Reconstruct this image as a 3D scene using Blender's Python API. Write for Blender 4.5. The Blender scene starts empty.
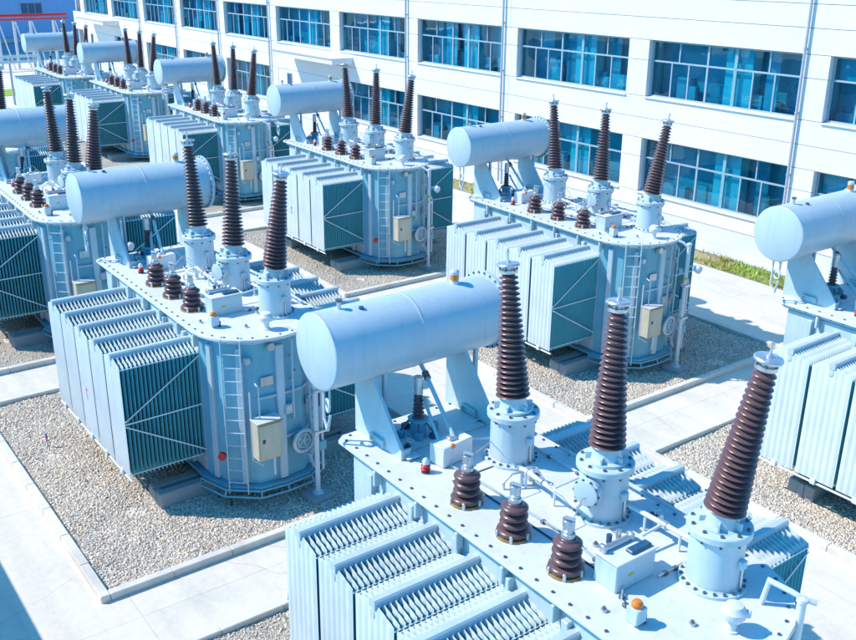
import bpy, math, random
import numpy as np
from mathutils import Vector, Matrix
random.seed(7)
rng = np.random.default_rng(7)
S = bpy.context.scene
COL = S.collection
PI = math.pi
D = 3.244            # height of the transformer cover above the paving


def gz(x):
    """the yard falls slightly towards the far end"""
    return min(0.0, (x + 20.0) * 0.016)


# ---------------------------------------------------------------- materials
def nodes(name):
    m = bpy.data.materials.new(name)
    m.use_nodes = True
    nt = m.node_tree
    b = nt.nodes['Principled BSDF']
    return m, nt, b


def N(nt, t, **kw):
    n = nt.nodes.new(t)
    for k, v in kw.items():
        if k in n.inputs:
            n.inputs[k].default_value = v
        else:
            setattr(n, k, v)
    return n


def ramp(nt, stops):
    r = nt.nodes.new('ShaderNodeValToRGB')
    e = r.color_ramp.elements
    e[0].position, e[0].color = stops[0][0], (*stops[0][1], 1)
    e[1].position, e[1].color = stops[-1][0], (*stops[-1][1], 1)
    for p, c in stops[1:-1]:
        k = e.new(p)
        k.color = (*c, 1)
    return r


def coords(nt, world=False):
    if world:
        g = nt.nodes.new('ShaderNodeNewGeometry')
        return g.outputs['Position']
    t = nt.nodes.new('ShaderNodeTexCoord')
    return t.outputs['Object']


def mixc(nt, fac, a, b, mode='MIX'):
    m = nt.nodes.new('ShaderNodeMix')
    m.data_type = 'RGBA'
    m.blend_type = mode
    L = nt.links
    for sock, v in ((m.inputs[0], fac), (m.inputs[6], a), (m.inputs[7], b)):
        if isinstance(v, (int, float)):
            sock.default_value = v
        elif isinstance(v, tuple):
            sock.default_value = (*v, 1)
        else:
            L.new(v, sock)
    return m.outputs[2]


def paint(name, col, rough=.42, var=.10, dirt=.25, dirtcol=(.20, .22, .22), scale=1.6, bump=.02, metal=0.0, rand=.06, spec=.5):
    """painted steel: cloudy tone, faint vertical streaks, little chips of dirt"""
    m, nt, b = nodes(name)
    L = nt.links
    co = coords(nt)
    n1 = N(nt, 'ShaderNodeTexNoise', Scale=scale, Detail=5, Roughness=.6)
    L.new(co, n1.inputs['Vector'])
    mp = nt.nodes.new('ShaderNodeMapping')
    mp.inputs['Scale'].default_value = (9, 9, .7)
    L.new(co, mp.inputs['Vector'])
    n2 = N(nt, 'ShaderNodeTexNoise', Scale=1.0, Detail=4, Roughness=.65)
    L.new(mp.outputs[0], n2.inputs['Vector'])
    lo = tuple(c * (1 - var) for c in col)
    hi = tuple(min(1, c * (1 + var * .6)) for c in col)
    r1 = ramp(nt, [(.3, lo), (.7, hi)])
    L.new(n1.outputs[0], r1.inputs[0])
    r2 = ramp(nt, [(.52, (0, 0, 0)), (.78, (1, 1, 1))])
    L.new(n2.outputs[0], r2.inputs[0])
    mul = nt.nodes.new('ShaderNodeMath')
    mul.operation = 'MULTIPLY'
    mul.inputs[1].default_value = dirt
    L.new(r2.outputs[0], mul.inputs[0])
    c = mixc(nt, mul.outputs[0], r1.outputs[0], dirtcol)
    oi = nt.nodes.new('ShaderNodeObjectInfo')
    mr = N(nt, 'ShaderNodeMapRange')
    mr.inputs['To Min'].default_value = 1 - rand
    mr.inputs['To Max'].default_value = 1 + rand
    L.new(oi.outputs['Random'], mr.inputs['Value'])
    hs = nt.nodes.new('ShaderNodeHueSaturation')
    L.new(c, hs.inputs['Color'])
    L.new(mr.outputs[0], hs.inputs['Value'])
    L.new(hs.outputs[0], b.inputs['Base Color'])
    b.inputs['Roughness'].default_value = rough
    b.inputs['Metallic'].default_value = metal
    b.inputs['Specular IOR Level'].default_value = spec
    if bump:
        n3 = N(nt, 'ShaderNodeTexNoise', Scale=14, Detail=3)
        L.new(co, n3.inputs['Vector'])
        bp = N(nt, 'ShaderNodeBump', Strength=bump * 4, Distance=.01)
        L.new(n3.outputs[0], bp.inputs['Height'])
        L.new(bp.outputs[0], b.inputs['Normal'])
    return m


def plain(name, col, rough=.5, metal=0., spec=.5, emit=None, coat=0.):
    m, nt, b = nodes(name)
    b.inputs['Base Color'].default_value = (*col, 1)
    b.inputs['Roughness'].default_value = rough
    b.inputs['Metallic'].default_value = metal
    b.inputs['Specular IOR Level'].default_value = spec
    b.inputs['Coat Weight'].default_value = coat
    n1 = N(nt, 'ShaderNodeTexNoise', Scale=18, Detail=4)
    nt.links.new(coords(nt), n1.inputs['Vector'])
    r1 = ramp(nt, [(.3, tuple(c * .82 for c in col)), (.7, tuple(min(1, c * 1.12) for c in col))])
    nt.links.new(n1.outputs[0], r1.inputs[0])
    nt.links.new(r1.outputs[0], b.inputs['Base Color'])
    return m


def concrete(name, col, joint=None, stain=.22, world=True, cell=(4.0, 3.0)):
    m, nt, b = nodes(name)
    L = nt.links
    co = coords(nt, world)
    n1 = N(nt, 'ShaderNodeTexNoise', Scale=.45, Detail=8, Roughness=.62)
    n2 = N(nt, 'ShaderNodeTexNoise', Scale=7, Detail=8, Roughness=.7)
    n3 = N(nt, 'ShaderNodeTexNoise', Scale=90, Detail=2)
    for n in (n1, n2, n3):
        L.new(co, n.inputs['Vector'])
    r1 = ramp(nt, [(.32, tuple(c * (1 - stain) for c in col)), (.5, col), (.72, tuple(min(1, c * 1.05) for c in col))])
    L.new(n1.outputs[0], r1.inputs[0])
    r2 = ramp(nt, [(.3, (.86, .85, .83)), (.62, (1, 1, 1))])
    L.new(n2.outputs[0], r2.inputs[0])
    c = mixc(nt, .8, r1.outputs[0], r2.outputs[0], 'MULTIPLY')
    r3 = ramp(nt, [(.25, (.86, .86, .86)), (.6, (1.0, 1.0, 1.0))])
    L.new(n3.outputs[0], r3.inputs[0])
    c = mixc(nt, .5, c, r3.outputs[0], 'MULTIPLY')
    if joint:
        br = nt.nodes.new('ShaderNodeTexBrick')
        br.offset = 0
        br.inputs['Scale'].default_value = 1
        br.inputs['Brick Width'].default_value = cell[0]
        br.inputs['Row Height'].default_value = cell[1]
        br.inputs['Mortar Size'].default_value = .012
        br.inputs['Mortar Smooth'].default_value = .3
        br.inputs['Color1'].default_value = (1, 1, 1, 1)
        br.inputs['Color2'].default_value = (.94, .95, .95, 1)
        br.inputs['Mortar'].default_value = (*joint, 1)
        mp = nt.nodes.new('ShaderNodeMapping')
        mp.inputs['Location'].default_value = (1.45, .75, 0)
        L.new(co, mp.inputs['Vector'])
        L.new(mp.outputs[0], br.inputs['Vector'])
        c = mixc(nt, 1.0, c, br.outputs['Color'], 'MULTIPLY')
    if joint:
        dn = N(nt, 'ShaderNodeTexNoise', Scale=1.1, Detail=5)
        L.new(co, dn.inputs['Vector'])
        dm = mixc(nt, .35, co, dn.outputs['Color'], 'ADD')
        vc = N(nt, 'ShaderNodeTexVoronoi', Scale=.22)
        vc.feature = 'DISTANCE_TO_EDGE'
        L.new(dm, vc.inputs['Vector'])
        rc = ramp(nt, [(0, (.72, .71, .70)), (.0035, (1, 1, 1))])
        L.new(vc.outputs['Distance'], rc.inputs[0])
        c = mixc(nt, .55, c, rc.outputs[0], 'MULTIPLY')
        ms = nt.nodes.new('ShaderNodeMapping')
        ms.inputs['Scale'].default_value = (.12, 2.6, 1)
        L.new(co, ms.inputs['Vector'])
        tn = N(nt, 'ShaderNodeTexNoise', Scale=1, Detail=4)
        L.new(ms.outputs[0], tn.inputs['Vector'])
        rt = ramp(nt, [(.40, (.86, .86, .86)), (.56, (1, 1, 1))])
        L.new(tn.outputs[0], rt.inputs[0])
        c = mixc(nt, .5, c, rt.outputs[0], 'MULTIPLY')
    L.new(c, b.inputs['Base Color'])
    b.inputs['Roughness'].default_value = .85
    b.inputs['Specular IOR Level'].default_value = .25
    bp = N(nt, 'ShaderNodeBump', Strength=.25, Distance=.01)
    L.new(n3.outputs[0], bp.inputs['Height'])
    L.new(bp.outputs[0], b.inputs['Normal'])
    return m


def stone_mat(name):
    """loose stones: one random tone per stone, from a face attribute"""
    m, nt, b = nodes(name)
    L = nt.links
    at = nt.nodes.new('ShaderNodeAttribute')
    at.attribute_name = 'tone'
    r = ramp(nt, [(0, (.30, .28, .27)), (.12, (.54, .50, .47)), (.32, (.74, .68, .63)), (.52, (.82, .71, .60)),
                  (.66, (.84, .80, .76)), (.86, (.82, .62, .42)), (.93, (.90, .85, .79)), (1, (.92, .90, .88))])
    L.new(at.outputs['Fac'], r.inputs[0])
    n = N(nt, 'ShaderNodeTexNoise', Scale=60, Detail=3)
    L.new(coords(nt, True), n.inputs['Vector'])
    r2 = ramp(nt, [(.3, (.84, .81, .74)), (.7, (1.06, 1.03, .95))])
    L.new(n.outputs[0], r2.inputs[0])
    c = mixc(nt, .8, r.outputs[0], r2.outputs[0], 'MULTIPLY')
    L.new(c, b.inputs['Base Color'])
    b.inputs['Roughness'].default_value = .8
    return m


def gravel_mat(name):
    m, nt, b = nodes(name)
    L = nt.links
    co = coords(nt, True)
    v = N(nt, 'ShaderNodeTexVoronoi', Scale=40, Randomness=1.0)
    L.new(co, v.inputs['Vector'])
    sep = nt.nodes.new('ShaderNodeSeparateColor')
    L.new(v.outputs['Color'], sep.inputs[0])
    r = ramp(nt, [(0, (.36, .34, .33)), (.16, (.56, .53, .51)), (.34, (.68, .64, .60)), (.52, (.74, .66, .57)),
                  (.68, (.78, .76, .74)), (.84, (.74, .58, .42)), (1, (.86, .84, .81))])
    L.new(sep.outputs[0], r.inputs[0])
    rd = ramp(nt, [(.25, (1, 1, 1)), (.62, (.50, .49, .48))])
    L.new(v.outputs['Distance'], rd.inputs[0])
    c = mixc(nt, .85, r.outputs[0], rd.outputs[0], 'MULTIPLY')
    n = N(nt, 'ShaderNodeTexNoise', Scale=.8, Detail=4)
    L.new(co, n.inputs['Vector'])
    r3 = ramp(nt, [(.35, (.84, .80, .72)), (.65, (1.06, 1.04, .97))])
    L.new(n.outputs[0], r3.inputs[0])
    c = mixc(nt, 1., c, r3.outputs[0], 'MULTIPLY')
    L.new(c, b.inputs['Base Color'])
    b.inputs['Roughness'].default_value = .9
    inv = nt.nodes.new('ShaderNodeMath')
    inv.operation = 'SUBTRACT'
    inv.inputs[0].default_value = 1
    L.new(v.outputs['Distance'], inv.inputs[1])
    bp = N(nt, 'ShaderNodeBump', Strength=.8, Distance=.022)
    L.new(inv.outputs[0], bp.inputs['Height'])
    L.new(bp.outputs[0], b.inputs['Normal'])
    return m


def glass_mat(name, tint, refl=.10):
    """tinted window glass: see-through with a grazing mirror layer"""
    m = bpy.data.materials.new(name)
    m.use_nodes = True
    nt = m.node_tree
    nt.nodes.clear()
    L = nt.links
    out = nt.nodes.new('ShaderNodeOutputMaterial')
    tr = nt.nodes.new('ShaderNodeBsdfTransparent')
    tr.inputs[0].default_value = (*tint, 1)
    gl = nt.nodes.new('ShaderNodeBsdfGlossy')
    gl.inputs['Color'].default_value = (.55, .85, 1, 1)
    gl.inputs['Roughness'].default_value = .02
    n = N(nt, 'ShaderNodeTexNoise', Scale=.9, Detail=2)
    L.new(coords(nt, True), n.inputs['Vector'])
    bp = N(nt, 'ShaderNodeBump', Strength=.015, Distance=.3)
    L.new(n.outputs[0], bp.inputs['Height'])
    L.new(bp.outputs[0], gl.inputs['Normal'])
    fr = N(nt, 'ShaderNodeLayerWeight', Blend=.35)
    mr = N(nt, 'ShaderNodeMapRange')
    mr.inputs['To Min'].default_value = refl
    mr.inputs['To Max'].default_value = .55
    L.new(fr.outputs['Fresnel'], mr.inputs['Value'])
    mx = nt.nodes.new('ShaderNodeMixShader')
    L.new(mr.outputs[0], mx.inputs[0])
    L.new(tr.outputs[0], mx.inputs[1])
    L.new(gl.outputs[0], mx.inputs[2])
    L.new(mx.outputs[0], out.inputs[0])
    return m


def porcelain(name, col):
    m, nt, b = nodes(name)
    L = nt.links
    n = N(nt, 'ShaderNodeTexNoise', Scale=5, Detail=4)
    L.new(coords(nt), n.inputs['Vector'])
    r = ramp(nt, [(.3, tuple(c * .8 for c in col)), (.7, tuple(c * 1.2 for c in col))])
    L.new(n.outputs[0], r.inputs[0])
    # dust on upward faces
    g = nt.nodes.new('ShaderNodeNewGeometry')
    sx = nt.nodes.new('ShaderNodeSeparateXYZ')
    L.new(g.outputs['Normal'], sx.inputs[0])
    rr = ramp(nt, [(.35, (0, 0, 0)), (.9, (.38, .38, .38))])
    L.new(sx.outputs[2], rr.inputs[0])
    c = mixc(nt, rr.outputs[0], r.outputs[0], (.20, .125, .13))
    L.new(c, b.inputs['Base Color'])
    b.inputs['Roughness'].default_value = .30
    b.inputs['Specular IOR Level'].default_value = .6
    return m


BLUE = (.55, .66, .70)
M = dict(
    paint=paint('blue_grey_paint', BLUE, rough=.38),
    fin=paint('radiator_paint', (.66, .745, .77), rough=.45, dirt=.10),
    fin_shade=paint('radiator_shade_paint', (.14, .54, .60), rough=.5, dirt=.10),  # darker teal: shade in the gaps between fins put into the colour
    deck=paint('cover_paint', (.75, .755, .76), rough=.5, dirt=.30, scale=.9, dirtcol=(.36, .36, .34)),
    shaded_tank=paint('tank_shade_paint', (.20, .49, .59), rough=.42, dirt=.15),  # light paint darkened: shade of the sunless tank front put into the colour
    cons=paint('conservator_paint', (.53, .63, .68), rough=.36, dirt=.2, var=.06, rand=.03),
    head=paint('header_paint', (.54, .64, .68), rough=.4, dirt=.1),
    porc=porcelain('brown_porcelain', (.125, .052, .052)),
    steel=paint('galvanised_steel', (.62, .64, .65), rough=.35, metal=.7, dirt=.2),
    white=paint('white_paint', (.72, .76, .78), rough=.4, dirt=.15),
    dark=plain('dark_steel', (.07, .075, .08), .5, .4),
    bolt=plain('bolt_steel', (.16, .17, .19), .4, .6),
    beige=paint('beige_cabinet_paint', (.62, .57, .44), rough=.5, dirt=.5, dirtcol=(.34, .24, .12), scale=3),
    rust=paint('rusty_edge', (.50, .36, .14), rough=.8, dirt=.5, dirtcol=(.22, .11, .04)),
    orange=plain('orange_glass', (.85, .22, .02), .15, coat=.6),
    red=plain('red_paint', (.60, .03, .03), .4),
    navy=plain('dark_blue_valve', (.03, .11, .20), .4),
    yellow=plain('yellow_tape', (.75, .52, .05), .5),
    brass=plain('aged_brass', (.35, .24, .10), .4, .7),
    plinth=concrete('plinth_concrete', (.42, .43, .43)),
    pave=concrete('yard_concrete', (.82, .76, .665), joint=(.80, .80, .79), stain=.14),
    kerb=concrete('kerb_concrete', (.78, .735, .67), stain=.25),
    gravel=gravel_mat('gravel_bed_material'),
    stone=stone_mat('gravel_stones'),
    wall=paint('white_facade', (.83, .805, .80), rough=.7, var=.045, dirt=.11, dirtcol=(.52, .52, .51), bump=.01, scale=.4, rand=0, spec=.2),
    plinthwall=paint('grey_white_plinth', (.70, .74, .77), rough=.75, var=.05, dirt=.10, scale=.7, rand=0, spec=.2),
    groove=plain('dark_joint', (.30, .32, .36), .8),
    frame=paint('window_frame_grey', (.36, .46, .54), rough=.4, dirt=.1, rand=.04),
    glass=glass_mat('teal_glass', (.15, .77, .91), .06),
    inwall=plain('interior_wall', (.42, .64, .72), .8),
    infloor=plain('interior_floor', (.55, .66, .72), .6),
    incol=plain('interior_column', (.85, .86, .86), .7),
    blind=plain('pale_blind', (.66, .78, .82), .8),
    blind2=plain('teal_blind', (.38, .58, .66), .8),
    blind3=plain('dim_blind', (.22, .42, .50), .8),
    pipe=paint('downpipe_grey', (.48, .50, .54), rough=.4, dirt=.2),
    bluewall=paint('blue_cladding', (.30, .46, .74), rough=.5, var=.06, rand=0),
    concwhite=concrete('apron_concrete', (.72, .72, .71), world=True),
)


# ------------------------------------------------------------- mesh builder
class MB:
    def __init__(self):
        self.v, self.f, self.m, self.s = [], [], [], []
        self.mats = []

    def mi(self, mat):
        if mat not in self.mats:
            self.mats.append(mat)
        return self.mats.index(mat)

    def add(self, vs, fs, mat, smooth=False):
        o = len(self.v)
        k = self.mi(mat)
        self.v += [tuple(p) for p in vs]
        for f in fs:
            self.f.append([i + o for i in f])
            self.m.append(k)
            self.s.append(smooth)
        return self

    def box(self, c, s, mat, rot=None, ch=0.0):
        x, y, z = (a / 2 for a in s)
        ch = min(ch, x * .45, y * .45, z * .45)
        if ch <= 0:
            vs = [(-x, -y, -z), (x, -y, -z), (x, y, -z), (-x, y, -z), (-x, -y, z), (x, -y, z), (x, y, z), (-x, y, z)]
            fs = [(0, 3, 2, 1), (4, 5, 6, 7), (0, 1, 5, 4), (1, 2, 6, 5), (2, 3, 7, 6), (3, 0, 4, 7)]
        else:
            # chamfered box: three vertices per corner
            vs, idx = [], {}
            for sx in (-1, 1):
                for sy in (-1, 1):
                    for sz in (-1, 1):
                        for k in range(3):
                            p = [sx * x, sy * y, sz * z]
                            for j, q in enumerate((sx, sy, sz)):
                                if j != k:
                                    p[j] -= q * ch
                            idx[(sx, sy, sz, k)] = len(vs)
                            vs.append(tuple(p))
            fs = []

            def face(pts):
                n = (Vector(vs[pts[1]]) - Vector(vs[pts[0]])).cross(Vector(vs[pts[2]]) - Vector(vs[pts[1]]))
                c0 = sum((Vector(vs[i]) for i in pts), Vector()) / len(pts)
                fs.append(pts if n.dot(c0) > 0 else pts[::-1])
            for k in range(3):
                a, b_ = [j for j in range(3) if j != k]
                for sk in (-1, 1):
                    q = []
                    for sa, sb in ((-1, -1), (1, -1), (1, 1), (-1, 1)):
                        t = [0, 0, 0]
                        t[k], t[a], t[b_] = sk, sa, sb
                        q.append(idx[(*t, k)])
                    face(q)
            for k in range(3):      # edges along axis k
                a, b_ = [j for j in range(3) if j != k]
                for sa in (-1, 1):
                    for sb in (-1, 1):
                        t0 = [0, 0, 0]
                        t0[a], t0[b_] = sa, sb
                        t1 = list(t0)
                        t0[k], t1[k] = -1, 1
                        face([idx[(*t0, a)], idx[(*t1, a)], idx[(*t1, b_)], idx[(*t0, b_)]])
            for sx in (-1, 1):
                for sy in (-1, 1):
                    for sz in (-1, 1):
                        face([idx[(sx, sy, sz, k)] for k in range(3)])
        R = rot if rot is not None else Matrix.Identity(3)
        c = Vector(c)
        self.add([R @ Vector(p) + c for p in vs], fs, mat)
        return self

    def lathe(self, prof, mat, n=24, origin=(0, 0, 0), axis=(0, 0, 1), smooth=True, mats=None):
        """prof: list of (radius, height along the axis)"""
        ax = Vector(axis).normalized()
        u = ax.orthogonal().normalized()
        w = ax.cross(u)
        o = Vector(origin)
        vs, fs = [], []
        for r, h in prof:
            for i in range(n):
                a = 2 * PI * i / n
                vs.append(o + ax * h + (u * math.cos(a) + w * math.sin(a)) * max(r, 1e-4))
        for j in range(len(prof) - 1):
            for i in range(n):
                k = (i + 1) % n
                fs.append((j * n + i, j * n + k, (j + 1) * n + k, (j + 1) * n + i))
        fs.append(tuple(range(n))[::-1])
        fs.append(tuple((len(prof) - 1) * n + i for i in range(n)))
        self.add(vs, fs, mat, smooth)
        return self

    def cyl(self, p0, p1, r, mat, n=14, r1=None, ch=0.0):
        p0, p1 = Vector(p0), Vector(p1)
        h = (p1 - p0).length
        r1 = r if r1 is None else r1
        pr = [(r, 0), (r1, h)] if ch <= 0 else [(r - ch, 0), (r, ch), (r1, h - ch), (r1 - ch, h)]
        return self.lathe(pr, mat, n, p0, p1 - p0)

    def tube(self, pts, r, mat, n=8):
        pts = [Vector(p) for p in pts]
        vs, fs = [], []
        ref = None
        for i, p in enumerate(pts):
            a = (pts[i] - pts[i - 1]).normalized() if i else None
            b = (pts[i + 1] - pts[i]).normalized() if i < len(pts) - 1 else None
            t = ((a or b) + (b or a)).normalized()
            if ref is None:
                ref = t.orthogonal().normalized()
            u = (ref - t * ref.dot(t))
            u = u.normalized() if u.length > 1e-4 else t.orthogonal().normalized()
            ref = u
            w = t.cross(u)
            k = 1.0
            if a and b:
                k = 1 / max(.5, math.sqrt(max(.01, (1 + a.dot(b)) / 2)))
            for j in range(n):
                an = 2 * PI * j / n
                vs.append(p + (u * math.cos(an) + w * math.sin(an)) * r * (1 + (k - 1) * .5))
        for i in range(len(pts) - 1):
            for j in range(n):
                k = (j + 1) % n
                fs.append((i * n + j, i * n + k, (i + 1) * n + k, (i + 1) * n + j))
        fs.append(tuple(range(n))[::-1])
        fs.append(tuple((len(pts) - 1) * n + j for j in range(n)))
        self.add(vs, fs, mat, True)
        return self

    def prism(self, poly, z0, z1, mat, axis='z', off=0, ch=0.0):
        """poly: counter-clockwise 2D outline; extruded along z, or along y when axis == 'y' (poly in x, z)"""
        n = len(poly)

        def P(p, t):
            return (p[0], p[1], t) if axis == 'z' else (p[0], t, p[1])
        rings = [(poly, z0), (poly, z1)]
        if ch > 0:
            c = Vector((sum(p[0] for p in poly) / n, sum(p[1] for p in poly) / n))
            inner = []
            for p in poly:
                d = Vector(p) - c
                inner.append(tuple(c + d * (1 - ch / d.length)))
            rings = [(poly, z0), (poly, z1 - ch), (inner, z1)]
        vs = [P(p, t) for pl, t in rings for p in pl]
        fs = []
        flip = axis == 'y'
        for j in range(len(rings) - 1):
            for i in range(n):
                k = (i + 1) % n
                q = (j * n + i, j * n + k, (j + 1) * n + k, (j + 1) * n + i)
                fs.append(q[::-1] if flip else q)
        b = tuple(range(n))
        t = tuple((len(rings) - 1) * n + i for i in range(n))
        fs += [b if flip else b[::-1], t[::-1] if flip else t]
        self.add(vs, fs, mat)
        return self

    def torus(self, c, axis, R, r, mat, n=24, m=8):
        ax = Vector(axis).normalized()
        u = ax.orthogonal().normalized()
        w = ax.cross(u)
        c = Vector(c)
        vs, fs = [], []
        for i in range(n):
            a = 2 * PI * i / n
            d = u * math.cos(a) + w * math.sin(a)
            for j in range(m):
                b = 2 * PI * j / m
                vs.append(c + d * (R + r * math.cos(b)) + ax * r * math.sin(b))
        for i in range(n):
            for j in range(m):
                k, l = (i + 1) % n, (j + 1) % m
                fs.append((i * m + j, k * m + j, k * m + l, i * m + l))
        self.add(vs, fs, mat, True)
        return self

    def mesh(self, name, sharp=38):
        me = bpy.data.meshes.new(name)
        me.from_pydata(self.v, [], self.f)
        for mt in self.mats:
            me.materials.append(mt)
        me.polygons.foreach_set('material_index', self.m)
        me.polygons.foreach_set('use_smooth', self.s)
        me.update()
        if any(self.s):
            me.set_sharp_from_angle(angle=math.radians(sharp))
        return me

    def obj(self, name, parent=None, loc=None, sharp=38):
        o = bpy.data.objects.new(name, self.mesh(name, sharp))
        COL.objects.link(o)
        if parent is not None:
            o.parent = parent
        if loc is not None:
            o.location = loc
        return o


def empty(name, loc=(0, 0, 0), rz=0, rot=None):
    o = bpy.data.objects.new(name, None)
    o.empty_display_size = .3
    COL.objects.link(o)
    o.location = loc
    o.rotation_euler = rot if rot is not None else (0, 0, rz)
    return o


def tag(o, label, cat, group=None, kind=None):
    o['label'] = label
    o['category'] = cat
    if group:
        o['group'] = group
    if kind:
        o['kind'] = kind
    return o


def struct(o):
    o['kind'] = 'structure'
    return o


def copy_tree(o, parent=None):
    c = o.copy()
    COL.objects.link(c)
    if parent is not None:
        c.parent = parent
    for ch in list(o.children):
        copy_tree(ch, c)
    return c


def arc_outline(x0, x1, ya, yb, a, n=12, cx=.12):
    """deck outline: straight sides at ya < yb, chamfered left end, elliptical right end"""
    yc, b = (ya + yb) / 2, (yb - ya) / 2
    pts = [(x0, ya + cx), (x0 + cx * .8, ya)]
    for i in range(n + 1):
        t = -PI / 2 + PI * i / n
        pts.append((x1 + a * math.cos(t), yc + b * math.sin(t)))
    pts += [(x0 + cx * .8, yb), (x0, yb - cx)]
    return pts


# ---------------------------------------------------------- power transformer
YA, YB = -1.58, .74          # cover edges
YC = (YA + YB) / 2
TANK = [(-3.12, -1.44), (1.5, -1.44), (2.06, -1.27), (2.40, -.86), (2.44, -.42), (2.40, .02), (2.06, .43), (1.5, .60), (-3.12, .60)]
XH, SH = -2.083, .796        # first radiator, spacing


def offset_poly(poly, d):
    n = len(poly)
    out = []
    for i in range(n):
        a, b, c = Vector(poly[i - 1]), Vector(poly[i]), Vector(poly[(i + 1) % n])
        e1, e2 = (b - a).normalized(), (c - b).normalized()
        n1, n2 = Vector((e1.y, -e1.x)), Vector((e2.y, -e2.x))
        m = (n1 + n2).normalized()
        out.append(tuple(b + m * d / max(.4, m.dot(n1))))
    return out


def fin_bank_mesh(nf, y0, y1, hw, zb, ze, zi):
    """a bank of pressed steel panels standing across the header, one mesh"""
    b = MB()
    mat = M['fin']
    nfl = 6
    xs = [-hw, -hw + .012]
    w = (2 * hw - .03) / nfl
    for i in range(nfl):
        x = -hw + .015 + w * i
        xs += [x + w * .10, x + w * .30, x + w * .70, x + w * .90]
    xs += [hw - .012, hw]
    ts = [.003, .003] + [.006, .020, .020, .006] * nfl + [.003, .003]
    nx = len(xs)

    def ztop(x):
        a = abs(x)
        if a < .09:
            return zi
        return zi + (ze - zi) * (a - .09) / (hw - .09)
    for k in range(nf):
        y = y0 + (y1 - y0) * k / (nf - 1)
        jy = random.uniform(-.003, .003)
        rows = []
        for (lev, flat) in ((0, .25), (1, 1), (2, 1), (3, .2)):
            row = []
            for x, t in zip(xs, ts):
                zt = ztop(x)
                z = (zb, zb + .05, zt - .055, zt)[lev]
                row.append((x, y + jy, z, max(.002, t * flat)))
            rows.append(row)
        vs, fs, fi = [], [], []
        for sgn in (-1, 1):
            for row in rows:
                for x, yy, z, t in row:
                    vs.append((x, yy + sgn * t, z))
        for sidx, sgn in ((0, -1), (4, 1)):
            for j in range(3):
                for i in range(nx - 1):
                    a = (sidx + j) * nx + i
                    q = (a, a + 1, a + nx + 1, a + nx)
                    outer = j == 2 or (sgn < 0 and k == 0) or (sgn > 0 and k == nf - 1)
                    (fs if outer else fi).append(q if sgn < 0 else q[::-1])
        for i in range(nx - 1):
            t0, t1 = 3 * nx + i, 7 * nx + i
            fs.append((t0, t0 + 1, t1 + 1, t1))
            b0, b1 = i, 4 * nx + i
            fs.append((b0, b1, b1 + 1, b0 + 1))
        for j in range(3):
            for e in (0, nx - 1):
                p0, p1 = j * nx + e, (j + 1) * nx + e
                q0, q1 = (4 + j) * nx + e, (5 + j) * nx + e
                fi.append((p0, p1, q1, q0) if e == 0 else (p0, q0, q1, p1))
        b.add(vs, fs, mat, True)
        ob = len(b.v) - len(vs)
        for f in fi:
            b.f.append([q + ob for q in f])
            b.m.append(b.mi(M['fin_shade']))  # inner faces and fin edges take the shade-coloured paint
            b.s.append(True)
    for x in (hw + .007, -hw - .007):
        for z in (ze - .045, zb + .07):
            b.box((x, (y0 + y1) / 2, z), (.012, y1 - y0, .016), mat)
    return b.mesh('radiator_fins', 30)


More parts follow.
